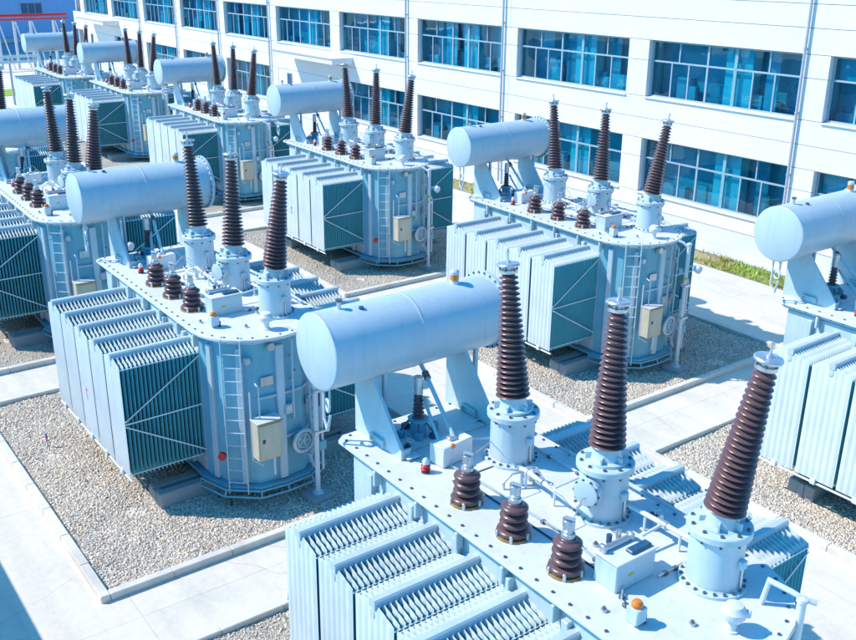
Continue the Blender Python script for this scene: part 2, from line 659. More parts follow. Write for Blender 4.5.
def build_transformer():
    root = empty('power_transformer')
    P, TK, DK = M['paint'], M['shaded_tank'], M['deck']
    # --- tank
    t = MB()
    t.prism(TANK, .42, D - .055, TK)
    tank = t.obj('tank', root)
    for y in (-1.447, .607):  # added light plates, so the long sides escape the shade-darkened tank colour
        s = MB()
        s.box((-.81, y, (D + .30) / 2), (4.60, .012, D - .62), P, None, .003)
        s.obj('light_side_cover', tank)
    s = MB()
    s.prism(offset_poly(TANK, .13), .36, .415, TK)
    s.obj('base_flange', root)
    s = MB()
    s.prism(offset_poly(TANK, .085), D - .056, D - .051 + .0, P)
    # rim bar under the cover
    s.prism(offset_poly(TANK, .07), D - .12, D - .0565, P)
    s.obj('tank_rim', root)
    # stiffeners: (x, y, angle of outward normal)
    for (x, y, a, wd) in ((2.455, -.42, 0, .15), (2.25, -1.06, -50, .10), (2.25, .22, 50, .12), (1.78, -1.37, -73, .12), (1.78, .53, 73, .12)):
        r = MB()
        rot = Matrix.Rotation(math.radians(a), 3, 'Z')
        r.box((x, y, (D + .36) / 2 - .06), (.11, wd, D - .66), P, rot, .012)
        r.obj('stiffener', tank)
    for sx in (-2.6, -1.7, -.8, .1, 1.0):
        for y in (-1.47, .63):
            r = MB()
            r.box((sx, y * 1.012, (D + .36) / 2 - .06), (.10, .10, D - .66), P, None, .01)
            r.obj('stiffener', tank)
    # horizontal ribs on the front facets
    for z in (D - 1.15, D - 2.0):
        r = MB()
        for (p, q) in ((TANK[3], TANK[4]), (TANK[4], TANK[5]), (TANK[5], TANK[6])):
            p3, q3 = Vector((*p, z)), Vector((*q, z))
            mid = (p3 + q3) / 2
            d = (q3 - p3)
            r.box(mid, (.10, d.length * .96, .045), P, Matrix.Rotation(math.atan2(d.y, d.x) - PI / 2, 3, 'Z'), .006)
        r.obj('rib', tank)
    # rail running round the base
    r = MB()
    for z, o in ((.25, .21), (.36, .17)):
        pl = offset_poly(TANK, o)[1:8]
        r.tube([(*p, z) for p in pl], .020, TK, 8)
    for p, q in zip(offset_poly(TANK, .21)[1:8], offset_poly(TANK, .17)[1:8]):
        r.tube([(*p, .25), (*q, .36)], .016, TK, 6)
    r.obj('base_pipe', root)
    # skid feet
    for sx in (-1.72, 1.32):
        r = MB()
        r.box((sx, YC, .352), (.46, 1.7, .07), M['dark'])
        r.obj('skid', root)
    # --- cover with its bolts
    c = MB()
    out = arc_outline(-3.38, 1.55, YA, YB, 1.10, 14)
    c.prism(out, D - .05, D, DK, ch=.008)
    inn = arc_outline(-3.30, 1.53, YA + .075, YB - .075, 1.03, 14)
    for i in range(len(inn)):
        a, b_ = Vector(inn[i]), Vector(inn[(i + 1) % len(inn)])
        L = (b_ - a).length
        k = max(1, int(round(L / .25)))
        for j in range(k):
            p = a.lerp(b_, j / k)
            c.cyl((p.x, p.y, D - .001), (p.x, p.y, D + .014), .020, M['bolt'], 6)
            c.cyl((p.x, p.y, D - .09), (p.x, p.y, D - .049), .020, M['bolt'], 6)
    # joint plates and conduit strips lying on the cover
    c.box((-.15, -.86, D + .006), (2.5, .022, .014), M['dark'])
    c.box((-1.55, -.40, D + .005), (.02, 1.2, .01), M['bolt'])
    c.box((-2.85, YC, D + .012), (.75, 1.4, .024), DK, None, .006)
    c.obj('cover', root)
    # lifting lugs under the deck edge
    for (x, y) in ((-2.45, -1.52), (-1.55, -1.52), (-.75, -1.52), (.05, -1.52), (.85, -1.52), (1.55, -1.52)):
        r = MB()
        r.box((x, y, D - .20), (.05, .10, .22), P, None, .01)
        r.obj('lug', root)
    # --- high-voltage bushings
    tilts = ((-.125, .006), (-.06, .06), (.10, .07))
    for i, (tx, ty) in zip((-1, 0, 1), tilts):
        x = i * 1.6
        b = MB()
        b.lathe([(.30, -.002), (.355, 0), (.355, .035), (.30, .042), (.285, .06), (.285, .60), (.335, .625), (.335, .69), (.325, .70), (.20, .712)],
                P, 36, (x, 0, D))
        for k in range(20):
            a = 2 * PI * (k + .3) / 20
            b.cyl((x + .322 * math.cos(a), .322 * math.sin(a), D + .03), (x + .322 * math.cos(a), .322 * math.sin(a), D + .062), .018, M['bolt'], 6)
            if k % 2:
                b.cyl((x + .285 * math.cos(a), .285 * math.sin(a), D + .69), (x + .285 * math.cos(a), .285 * math.sin(a), D + .725), .020, M['bolt'], 6)
                b.cyl((x + .31 * math.cos(a), .31 * math.sin(a), D + .585), (x + .31 * math.cos(a), .31 * math.sin(a), D + .63), .015, M['bolt'], 6)
        turret = b.obj('high_voltage_bushing', root)
        ax = Vector((tx, ty, 1)).normalized()
        o = Vector((x, 0, D + .69))
        b = MB()
        b.lathe([(.25, 0), (.25, .03), (.19, .045), (.165, .15), (.17, .19)], P, 28, o, ax)
        for k in range(6):
            a = 2 * PI * k / 6
            rr = Matrix.Rotation(a, 3, 'Z')
            b.box(o + ax * .075 + rr @ Vector((.205, 0, 0)), (.08, .02, .09), P, rr)
        b.obj('collar', turret)
        # porcelain with eighteen sheds, every other a little smaller
        pr = [(.14, .185)]
        n = 23
        h0, h1 = .19, 1.765
        for k in range(n):
            f = k / (n - 1)
            R = .218 - .098 * f
            r = R * .62
            h = h0 + (h1 - h0) * k / n
            dh = (h1 - h0) / n
            pr += [(r, h), (R - .016, h + dh * .10), (R, h + dh * .20), (R - .005, h + dh * .32), (r + (R - r) * .42, h + dh * .50), (r, h + dh * .62)]
        pr.append((.085, h1))
        b = MB()
        b.lathe(pr, M['porc'], 32, o, ax)
        b.obj('insulator', turret, sharp=60)
        b = MB()
        b.lathe([(.09, h1), (.11, h1 + .01), (.11, h1 + .05), (.075, h1 + .055), (.075, h1 + .09), (.14, h1 + .095), (.145, h1 + .115), (.135, h1 + .13), (.03, h1 + .14),
                 (.03, h1 + .16), (.014, h1 + .165), (.014, h1 + .25), (.022, h1 + .252), (.022, h1 + .275), (.0, h1 + .28)], M['steel'], 24, o, ax)
        for k in range(6):
            a = 2 * PI * k / 6
            q = Vector((.105 * math.cos(a), .105 * math.sin(a), 0))
            b.cyl(o + ax * (h1 + .05) + q, o + ax * (h1 + .10) + q, .012, M['bolt'], 6)
        b.obj('terminal_cap', turret)
        # side boxes, inspection flange and conduits
        if i == 0:
            b = MB()
            d = Vector((.25, -.97, 0)).normalized()
            q = Vector((x, 0, D + .44))
            b.lathe([(.13, .26), (.13, .36), (.175, .365), (.175, .395), (.15, .40), (.15, .425), (.13, .43), (.05, .44)], P, 28, q, d)
            for k in range(10):
                a = 2 * PI * k / 10
                u_ = Vector((d.y, -d.x, 0))
                pp = q + d * .39 + u_ * .158 * math.cos(a) + Vector((0, 0, .158 * math.sin(a)))
                b.cyl(pp, pp + d * .025, .014, M['bolt'], 6)
            b.obj('inspection_flange', turret)
        b = MB()
        b.box((x + .31, .02, D + .36), (.06, .09, .10), P, None, .008)
        b.cyl((x + .30, .05, D + .30), (x + .30, .05, D + .06), .014, M['steel'], 8)
        b.obj('terminal_box', turret)
    # --- low-voltage bushings
    for i in range(3):
        x, y = -.253 + (i - 1) * .842, -1.14
        b = MB()
        b.lathe([(.205, 0), (.205, .022), (.19, .03), (.10, .035)], M['brass'], 28, (x, y, D))
        for k in range(6):
            a = 2 * PI * (k + .2) / 6
            b.box((x + .195 * math.cos(a), y + .195 * math.sin(a), D + .045), (.035, .035, .09), M['steel'], Matrix.Rotation(a, 3, 'Z'), .006)
        lv = b.obj('low_voltage_bushing', root)
        pr = [(.15, .02)]
        for k in range(4):
            h = .03 + k * .098
            R = .195 if k == 0 else .166 - .002 * k
            pr += [(.098, h), (R - .035, h + .002), (R - .010, h + .010), (R, h + .026), (R - .003, h + .042), (R - .022, h + .058), (R - .052, h + .068), (.100, h + .074), (.096, h + .090)]
        pr += [(.09, .425), (.05, .43)]
        b = MB()
        b.lathe(pr, M['porc'], 32, (x, y, D))
        b.obj('insulator', lv, sharp=60)
        b = MB()
        b.lathe([(.075, .43), (.075, .47), (.05, .475), (.05, .50), (.032, .505), (.032, .62), (.0, .625)], M['steel'], 18, (x, y, D))
        b.box((x, y, D + .555), (.115, .05, .11), M['steel'], Matrix.Rotation(.4, 3, 'Z'), .008)
        b.cyl((x - .06, y - .01, D + .53), (x - .06, y - .01, D + .63), .016, M['brass'], 8)
        b.cyl((x + .06, y + .01, D + .53), (x + .06, y + .01, D + .63), .016, M['steel'], 8)
        b.tube([(x - .06, y, D + .60), (x - .02, y - .03, D + .66), (x + .07, y + .02, D + .655)], .02, M['steel'], 6)
        b.obj('terminal', lv)
    # --- conservator
    xc, zc, R = -3.297, D + 1.336, .512
    y0, y1 = -1.88, .93
    b = MB()
    b.lathe([(R - .02, 0), (R, .012), (R + .004, .02), (R, .03), (R, .06), (R, 1.33), (R, 1.362), (R + .003, 1.366), (R + .003, 1.376), (R, 1.38), (R, 1.41), (R, y1 - y0 - .10), (R, y1 - y0 - .06), (R + .055, y1 - y0 - .058), (R + .055, y1 - y0 - .004),
             (R + .05, y1 - y0), (R * .9, y1 - y0 + .03), (.05, y1 - y0 + .07)], M['cons'], 64, (xc, y0, zc), (0, 1, 0))
    for k in range(28):
        a = 2 * PI * k / 28
        p = Vector((xc + (R + .032) * math.cos(a), y1 - .075, zc + (R + .032) * math.sin(a)))
        b.cyl(p, p + Vector((0, .03, 0)), .016, M['bolt'], 6)
    cons = b.obj('conservator', root)
    b = MB()
    b.cyl((xc, y0 + .36, zc + R - .02), (xc, y0 + .36, zc + R + .10), .028, M['steel'], 10)
    b.cyl((xc, y0 + .36, zc + R + .10), (xc, y0 + .36, zc + R + .13), .042, M['bolt'], 10)
    b.obj('vent', cons)
    b = MB()
    b.lathe([(.06, 0), (.06, .05), (.045, .055), (.045, .07)], M['white'], 16, (xc + .02, .32, zc + R - .02))
    b.lathe([(.062, .07), (.062, .15)], M['orange'], 16, (xc + .02, .32, zc + R - .02))
    b.lathe([(.064, .15), (.066, .19), (.045, .215), (.0, .22)], M['paint'], 16, (xc + .02, .32, zc + R - .02))
    b.obj('breather', cons)
    b = MB()
    b.cyl((xc + .12, y0 + .62, zc + R - .03), (xc + .12, y0 + .62, zc + R + .015), .035, M['navy'], 10)
    b.obj('cap', cons)
    # drop ladder and drain pipe hanging from the left end
    b = MB()
    ye = y0 + .16
    b.tube([(xc - .10, ye, zc - R + .03), (xc - .10, ye, zc - R - .50), (xc + .02, ye - .02, zc - R - .62), (xc + .06, ye, zc - R - .40)], .018, M['white'], 8)
    b.torus((xc + .0, ye, zc - R - .28), (0.3, 1, 0), .085, .018, M['white'], 18, 6)
    b.tube([(xc + .05, ye, zc - R + .03), (xc + .05, ye, zc - R - .30)], .016, M['white'], 8)
    b.obj('drain_valve', cons)
    # gusset supports
    for ys in (-1.20, .34):
        b = MB()
        prof = [(-3.42, D), (-2.33, D), (-2.33, D + .13), (-3.02, D + .95), (-3.42, D + .95)]
        b.prism(prof, ys - .022, ys + .022, M['paint'], 'y')
        b.box((-3.40, ys + .13, D + .46), (.03, .21, .90), M['paint'])
        b.box((-2.36, ys + .08, D + .065), (.03, .11, .13), M['paint'])
        b.box((-3.04, ys + .20, D + .50), (.06, .05, .95), M['paint'])
        b.box((-3.2, ys + .13, D + .965), (.44, .34, .03), M['paint'], None, .006)
        b.box((-2.86, ys + .13, D + .0375), (1.22, .20, .02), M['deck'], None, .006)
        b.tube([(-3.0, ys - .05, D + .03), (-3.0, ys - .05, D + .13), (-2.72, ys - .05, D + .13), (-2.72, ys - .05, D + .03)], .018, M['paint'], 6)
        b.obj('conservator_support', root)
    # neutral bushing under the conservator
    b = MB()
    xn, yn = -2.80, -.62
    b.lathe([(.17, 0), (.17, .03), (.11, .035), (.11, .22), (.14, .225), (.14, .26), (.06, .265)], M['shaded_tank'], 20, (xn, yn, D))
    nb = b.obj('neutral_bushing', root)
    pr = [(.07, .262)]
    for k in range(6):
        h = .265 + k * .058
        pr += [(.05, h), (.085 - .004 * k, h + .012), (.08 - .004 * k, h + .024), (.05, h + .045)]
    pr.append((.05, .62))
    b = MB()
    b.lathe(pr, M['porc'], 20, (xn, yn, D))
    b.lathe([(.045, .615), (.062, .62), (.062, .86), (.04, .87)], M['steel'], 18, (xn, yn, D))
    b.obj('insulator', nb)
    b = MB()
    for k, (dx, dy, h) in enumerate(((-.22, -.05, .10), (-.16, .12, .16), (.16, -.10, .12), (.22, .1, .09), (.05, .25, .14), (-.05, -.25, .12))):
        b.box((xn + dx, yn + dy, D + h / 2), (.09, .10, h), M['shaded_tank'] if k % 3 else M['navy'], Matrix.Rotation(k, 3, 'Z'), .01)
        b.tube([(xn + dx, yn + dy, D + h), (xn + dx * .6, yn + dy * .6, D + h + .10), (xn, yn, D + .28)], .013, M['bolt'], 6)
    b.obj('valve_cluster', root)
    # pipes from the conservator down to the relay box
    b = MB()
    b.tube([(-3.05, -.42, D + .93), (-2.95, -.42, D + .84), (-2.02, -.62, D + .30), (-1.97, -.62, D + .24)], .03, M['paint'], 10)
    b.cyl((-2.93, -.42, D + .82), (-2.84, -.44, D + .77), .05, M['bolt'], 10)
    b.obj('oil_pipe', root)
    b = MB()
    b.tube([(-2.75, -.55, D + .55), (-2.60, -.62, D + .48), (-2.08, -.80, D + .25)], .024, M['paint'], 10)
    b.obj('oil_pipe', root)
    b = MB()
    b.box((-2.02, -.66, D + .145), (.27, .52, .28), M['deck'], Matrix.Rotation(.12, 3, 'Z'), .012)
    b.box((-2.02, -.66, D + .30), (.10, .12, .05), M['steel'], None, .01)
    b.cyl((-1.90, -.74, D + .27), (-1.87, -.74, D + .27), .035, M['orange'], 12)
    b.obj('relay_box', root)
    # little red and white bushing on the cover
    b = MB()
    b.lathe([(.055, 0), (.055, .03), (.04, .035)], M['dark'], 14, (-1.93, -1.13, D))
    b.lathe([(.04, .03), (.065, .05), (.045, .075), (.062, .095), (.04, .12)], M['red'], 16, (-1.93, -1.13, D))
    b.lathe([(.04, .12), (.045, .16), (.03, .19), (.0, .21)], M['white'], 14, (-1.93, -1.13, D))
    b.obj('small_bushing', root)
    # control box on the cover
    b = MB()
    b.box((1.02, -.72, D + .165), (.32, .58, .33), M['paint'], None, .012)
    cb = b.obj('control_box', root)
    b = MB()
    b.box((1.02, -.72, D + .345), (.36, .62, .022), M['deck'], None, .006)
    b.box((1.10, -.62, D + .375), (.10, .30, .04), M['navy'], None, .01)
    b.obj('lid', cb)
    b = MB()
    b.cyl((.93, -.98, D + .39), (.93, -.55, D + .39), .035, M['steel'], 10)
    b.box((.93, -.97, D + .40), (.09, .05, .09), M['steel'], None, .01)
    b.box((.93, -.56, D + .40), (.09, .05, .09), M['steel'], None, .01)
    b.cyl((.85, -.80, D + .36), (.85, -.80, D + .46), .03, M['navy'], 10)
    b.cyl((.85, -.66, D + .36), (.85, -.66, D + .46), .03, M['steel'], 10)
    b.obj('terminal_bar', cb)
    b = MB()
    b.box((1.183, -.80, D + .16), (.006, .07, .035), M['yellow'])
    b.obj('plate', cb)
    # beacon box
    b = MB()
    b.box((1.615, -1.19, D + .125), (.15, .15, .17), M['paint'], None, .01)
    b.box((1.60, -1.19, D + .02), (.10, .10, .045), M['steel'])
    b.cyl((1.65, -1.10, D), (1.65, -1.10, D + .10), .02, M['dark'], 8)
    bc = b.obj('beacon_box', root)
    b = MB()
    b.lathe([(.058, .21), (.062, .225), (.058, .25), (.04, .275), (.0, .285)], M['orange'], 20, (1.615, -1.19, D))
    b.obj('beacon', bc)
    # pressure relief valve
    b = MB()
    b.lathe([(.075, 0), (.075, .02), (.05, .025), (.05, .15), (.11, .16), (.125, .19), (.125, .24), (.10, .27), (.085, .30), (.0, .32)], M['deck'], 20, (2.22, -.50, D))
    b.box((2.30, -.42, D + .21), (.10, .06, .07), M['deck'], Matrix.Rotation(.6, 3, 'Z'), .01)
    b.obj('relief_valve', root)
    # thermometer pocket studs on the cover
    for (x, y) in ((1.95, -.75), (.45, -.55), (-.9, -.55), (1.3, -1.3)):
        b = MB()
        b.cyl((x, y, D), (x, y, D + .03), .035, M['steel'], 10)
        b.cyl((x, y, D + .03), (x, y, D + .055), .018, M['bolt'], 8)
        b.obj('stud', root)
    # pipework between the turrets
    b = MB()
    zt = D + .22
    b.tube([(-1.0, -.36, D + .02), (-1.0, -.36, zt), (-.95, -.36, zt + .02), (-.35, -.36, zt - .02), (.0, -.42, zt + .0), (.05, -.40, D + .30)], .030, M['white'], 10)
    for x in (-.92, -.42):
        b.cyl((x, -.36, D), (x, -.36, zt), .016, M['white'], 8)
    b.tube([(-.95, -.36, zt), (-1.02, -.50, zt - .02), (-1.05, -.60, D + .10), (-1.05, -.60, D)], .018, M['steel'], 8)
    b.tube([(-.45, -.36, zt), (-.45, .10, zt + .01), (-.30, .42, zt)], .016, M['white'], 8)
    b.cyl((-.70, -.36, zt), (-.62, -.36, zt), .048, M['steel'], 12)
    b.obj('gas_pipe', root)
    b = MB()
    b.tube([(.28, .10, zt), (.70, .12, zt), (1.32, .12, zt + .02)], .030, M['white'], 10)
    b.tube([(.80, .12, zt), (.80, -.45, zt - .05), (.90, -.55, D + .18)], .018, M['white'], 8)
    b.cyl((.55, .12, D), (.55, .12, zt), .016, M['white'], 8)
    b.cyl((1.05, .12, D), (1.05, .12, zt), .016, M['white'], 8)
    b.cyl((.76, .12, zt), (.86, .12, zt), .048, M['steel'], 12)
    b.obj('gas_pipe', root)
    b = MB()
    b.tube([(-1.35, .62, D + .06), (-.4, .62, D + .10), (.5, .62, D + .10), (1.5, .60, D + .06)], .026, M['paint'], 8)
    b.obj('oil_pipe', root)
    # rubber hoses over the low-voltage side
    b = MB()
    b.tube([(-1.12, -1.0, D + .60), (-1.15, -.75, D + .66), (-1.08, -.55, D + .40), (-1.0, -.42, D + .26)], .006, M['steel'], 6)
    b.obj('hose', root)
    b = MB()
    b.tube([(-.27, -1.06, D + .60), (-.35, -.85, D + .72), (-.40, -.60, D + .50), (-.42, -.40, D + .24)], .006, M['steel'], 6)
    b.obj('hose', root)
    b = MB()
    b.tube([(.57, -1.06, D + .60), (.48, -.85, D + .72), (.30, -.60, D + .55), (.12, -.44, D + .35)], .006, M['steel'], 6)
    b.obj('hose', root)
    # conduits, clamps and small valves spread over the cover
    for pts, r_ in ((((-1.85, -.80, .03), (-1.2, -.74, .03), (.2, -.70, .03), (.84, -.78, .03)), .014),
                    (((-1.7, .40, .03), (-.4, .40, .03), (.9, .40, .03), (1.5, .36, .05), (1.62, .30, .30)), .016),
                    (((1.25, -.45, .03), (1.25, -.05, .03), (1.33, .02, .12)), .014),
                    (((-2.15, -.25, .10), (-1.95, .05, .12), (-1.88, .05, .30)), .018),
                    (((1.55, -1.12, .03), (1.30, -1.05, .03), (1.18, -.90, .06)), .010),
                    (((-2.62, .15, .03), (-2.62, .55, .03), (-1.9, .62, .06)), .020)):
        b = MB()
        b.tube([(x, y, D + z) for x, y, z in pts], r_, M['steel'] if r_ < .015 else M['white'], 8)
        for i_ in range(len(pts) - 1):
            for t_ in (.3, .7):
                q_ = Vector(pts[i_]).lerp(Vector(pts[i_ + 1]), t_)
                if q_.z < .05:
                    b.box((q_.x, q_.y, D + .022), (.05, .06, .04), M['bolt'], None, .006)
        b.obj('conduit', root)
    for (x, y, z, ax_) in ((-.95, -.20, .10, (0, 1, 0)), (.55, .30, .12, (1, 0, 0)), (1.25, .44, .10, (1, 0, 0)), (-1.95, .30, .12, (0, 1, 0)), (-2.45, -1.0, .08, (1, 0, 0))):
        b = MB()
        c_ = Vector((x, y, D + z))
        a_ = Vector(ax_)
        b.cyl(c_ - a_ * .07, c_ + a_ * .07, .032, M['navy'], 12)
        b.cyl(c_ - a_ * .075, c_ - a_ * .055, .055, M['steel'], 12)
        b.cyl(c_ + a_ * .055, c_ + a_ * .075, .055, M['steel'], 12)
        b.cyl(c_, c_ + Vector((0, 0, .10)), .012, M['steel'], 8)
        b.torus(c_ + Vector((0, 0, .10)), (0, 0, 1), .045, .008, M['steel'], 16, 6)
        b.cyl(c_ - Vector((0, 0, z)), c_, .02, M['paint'], 8)
        b.obj('valve', root)
    # --- radiators
    zb, ze, zi = D - 2.50, D - .415, D - .335
    fl = fin_bank_mesh(20, -2.85, -1.46, .368, zb, ze, zi)
    fr = fin_bank_mesh(20, .64, 2.03, .368, zb, ze, zi)

    def header_mesh(ya, yb, sgn):
        h = MB()
        zt = D - .272
        w, hh, c = .058, .105, .020
        oc = [(-w, zt - hh), (w, zt - hh), (w, zt - c), (w - c, zt), (-w + c, zt), (-w, zt - c)]
        h.prism(oc, ya, yb, M['head'], 'y')
        yo, yi = (ya, yb) if sgn < 0 else (yb, ya)
        h.box((0, yo - sgn * .03, zt - .17), (.085, .05, .12), M['paint'], None, .01)
        h.cyl((0, yi, zt - .06), (0, yi - sgn * .14, zt - .06), .052, M['paint'], 14)
        h.cyl((0, yi - sgn * .05, zt - .06), (0, yi - sgn * .085, zt - .06), .09, M['paint'], 14)
        return h.mesh('header')

    def lower_mesh(ya, yb, sgn):
        h = MB()
        h.cyl((0, ya, zb + .02), (0, yb, zb + .02), .055, M['paint'], 14)
        yi = yb if sgn < 0 else ya
        h.cyl((0, yi, zb + .02), (0, yi - sgn * .14, zb + .02), .045, M['paint'], 12)
        yo = ya if sgn < 0 else yb
        h.box((0, yo, zb - .02), (.10, .04, .12), M['white'], None, .008)
        return h.mesh('bottom_header')

    def brace_meshes(ya, yb, sg):
        out_, x = [], sg * .388
        top, mid, bot = ze - .10, (zb + ze) / 2, zb + .16
        for (a, c) in (((ya, mid + .04), (yb, top)), ((ya, mid), (yb, mid + .02)), ((ya, mid - .04), (yb, bot))):
            h = MB()
            d = Vector((0, c[0] - a[0], c[1] - a[1]))
            rot = Matrix.Rotation(math.atan2(d.z, d.y), 3, 'X')
            h.box((x, (a[0] + c[0]) / 2, (a[1] + c[1]) / 2), (.006, d.length, .024), M['fin'], rot)
            out_.append(h.mesh('brace'))
            x += sg * .0065
        return out_
    for side, (mesh, ya, yb, sgn) in enumerate(((fl, -2.85, -1.46, -1), (fr, .64, 2.03, 1))):
        hm = header_mesh(ya - .035, yb + .035, sgn)
        lm = lower_mesh(ya - .02, yb + .02, sgn)
        br = {0: brace_meshes(ya, yb, -1), 4: brace_meshes(ya, yb, 1)}
        for k in range(5):
            o = bpy.data.objects.new('radiator', mesh)
            COL.objects.link(o)
            o.parent = root
            o.location = (XH + SH * k, 0, 0)
            for nm, me in [('header', hm), ('bottom_header', lm)] + [('brace', q) for q in br.get(k, [])]:
                q = bpy.data.objects.new(nm, me)
                COL.objects.link(q)
                q.parent = o
            if k == 2 and side == 0:
                st = MB()
                y = -2.85 - .0195
                st.prism([(-.045, 1.66), (.045, 1.66), (0, 1.75)], y - .003, y, M['red'], 'y')
                st.box((.0, y - .0015, 1.56), (.09, .003, .13), M['frame'])
                st.obj('warning_sticker', o)
    for y in (-2.84, 2.02):
        b = MB()
        b.tube([(XH - .40, y, zb - .06), (XH + 4 * SH + .40, y, zb - .06)], .022, M['white'], 8)
        b.obj('bottom_rail', root)
    # --- ladder on the front-left facet
    b = MB()
    p0, p1 = Vector((2.13, -1.33, 0)), Vector((2.44, -1.0, 0))
    e = (p1 - p0).normalized()
    nrm = Vector((e.y, -e.x, 0))
    a0, a1 = p0 + nrm * .07 + e * .02, p0 + nrm * .07 + e * .36
    for a in (a0, a1):
        b.tube([a + Vector((0, 0, .30)), a + Vector((0, 0, D - .02)), a - nrm * .10 + Vector((0, 0, D + .015))], .013, M['paint'], 8)
    for k in range(11):
        z = .52 + k * .245
        b.cyl(a0 + Vector((0, 0, z)), a1 + Vector((0, 0, z)), .011, M['paint'], 8)
    for z in (.6, 1.7, 2.8):
        for a in (a0, a1):
            b.cyl(a + Vector((0, 0, z)), a - nrm * .09 + Vector((0, 0, z)), .012, M['steel'], 6)
    b.obj('ladder', root)
    # red round plate by the foot of the ladder, and conduit
    b = MB()
    q = a0 - e * .10 + Vector((0, 0, 1.02))
    b.cyl(q - nrm * .05, q + nrm * .012, .075, M['red'], 20)
    b.obj('red_plate', root)
    b = MB()
    q = a1 + e * .12
    b.tube([q + Vector((0, 0, 2.3)), q + Vector((0, 0, 1.0)), q + e * .2 + Vector((0, 0, .9))], .016, M['white'], 8)
    b.obj('conduit', root)
    # --- marshalling cabinet
    b = MB()
    xk, yk, zk = 2.64, -.80, 1.42
    b.box((xk, yk, zk), (.25, .46, .72), M['beige'], None, .012)
    b.box((xk - .16, yk, zk), (.10, .20, .40), M['paint'])
    cab = b.obj('control_cabinet', root)
    b = MB()
    b.box((xk + .132, yk, zk - .005), (.012, .41, .65), M['beige'], None, .004)
    dr = b.obj('door', cab)
    b = MB()
    b.box((xk, yk, zk + .368), (.29, .50, .018), M['white'], None, .004)
    b.box((xk + .145, yk, zk + .362), (.012, .50, .028), M['rust'])
    b.obj('lid', cab)
    b = MB()
    b.box((xk + .142, yk - .13, zk + .02), (.014, .05, .07), M['dark'], None, .004)
    b.obj('latch', cab)
    b = MB()
    b.tube([(xk - .05, yk - .1, zk + .37), (xk - .05, yk - .1, zk + .95), (xk - .17, yk - .1, zk + 1.0)], .014, M['white'], 8)
    b.obj('conduit', cab)
    b = MB()
    b.tube([(xk, yk + .12, zk - .36), (xk, yk + .12, zk - .75)], .02, M['white'], 8)
    b.obj('conduit', cab)
    # --- drain valve wheel and flanges on the front
    b = MB()
    nx_ = Vector((.97, .10, 0)).normalized()
    q = Vector((2.36, -.06, 1.10))
    b.lathe([(.12, 0), (.12, .12), (.215, .125), (.215, .155), (.17, .16), (.17, .19), (.10, .195), (.05, .20)], M['shaded_tank'], 28, q, nx_)
    b.torus(q + nx_ * .20, nx_, .205, .034, M['white'], 28, 8)
    b.torus(q + nx_ * .20, nx_, .13, .014, M['white'], 24, 6)
    for k in range(5):
        a = 2 * PI * k / 5
        u_ = Vector((-nx_.y, nx_.x, 0))
        b.cyl(q + nx_ * .20, q + nx_ * .20 + (u_ * math.cos(a) + Vector((0, 0, math.sin(a)))) * .20, .012, M['white'], 6)
    b.obj('drain_valve', root)
    b = MB()
    q = Vector((2.40, .02, .8))
    b.tube([q, q + Vector((.16, .05, 0)), q + Vector((.2, .1, -.25)), q + Vector((.0, .30, -.36))], .025, M['paint'], 8)
    b.cyl(q + Vector((.12, .3, .9)), q + Vector((.12, .3, 1.25)), .05, M['navy'], 12)
    b.cyl(q + Vector((.12, .3, 1.25)), q + Vector((.12, .3, 1.33)), .045, M['orange'], 12)
    b.tube([q + Vector((.12, .3, .92)), q + Vector((.12, .3, .4)), q + Vector((.17, .08, -.02))], .018, M['paint'], 8)
    b.obj('sampling_valve', root)
    b = MB()
    b.box(q + Vector((-.02, .32, 1.55)), (.12, .16, .12), M['shaded_tank'], None, .01)
    b.obj('junction_box', root)
    b = MB()
    b.cyl((2.47, -.60, D - .20), (2.56, -.60, D - .20), .07, M['steel'], 16)
    b.cyl((2.47, -.60, D - .28), (2.47, -.60, D - .20), .03, M['steel'], 10)
    b.obj('gauge', root)
    b = MB()
    b.cyl((2.48, -.15, D - .75), (2.50, -.15, D - .75), .022, M['red'], 12)
    b.obj('red_plug', root)
    for (x, y, za, zb2) in ((2.37, .16, .75, D - .25), (2.24, .32, 1.5, D - .35), (2.47, -.22, 1.55, D - .12)):
        b = MB()
        b.tube([(x, y, za), (x + .06, y + .02, za + .06), (x + .06, y + .02, zb2 - .06), (x, y, zb2)], .020, M['paint'], 8)
        for z in (za + .35, (za + zb2) / 2, zb2 - .35):
            b.box((x + .03, y + .01, z), (.07, .06, .035), M['steel'])
        b.obj('conduit', root)
    for (x, y, z, w_, h_) in ((2.50, -.30, D - 1.45, .14, .18), (2.36, .20, 1.75, .12, .16), (2.38, -.98, D - .42, .10, .12)):
        b = MB()
        b.box((x, y, z), (.10, w_, h_), M['paint'], None, .01)
        b.box((x + .052, y, z + .02), (.006, w_ * .7, h_ * .4), M['steel'])
        b.obj('junction_box', root)
    for (x, y) in ((2.10, -1.33), (2.10, .50)):
        b = MB()
        b.box((x + .05, y, .22), (.012, .05, .44), M['bolt'])
        b.obj('earth_strap', root)
    b = MB()
    b.box((2.452, -.66, D - .85), (.012, .24, .17), M['steel'], None, .003)
    b.obj('rating_plate', root)
    # dark blue pumps between the right-hand radiators and the tank
    for x in (.25, 1.05):
        b = MB()
        b.cyl((x - .10, .80, D - .10), (x + .10, .80, D - .10), .10, M['navy'], 16)
        b.cyl((x + .10, .80, D - .10), (x + .24, .80, D - .10), .06, M['navy'], 12)
        b.torus((x - .12, .80, D - .10), (1, 0, 0), .09, .02, M['navy'], 18, 6)
        b.box((x, .72, D - .10), (.10, .16, .08), M['paint'])
        b.obj('oil_pump', root)
    return root


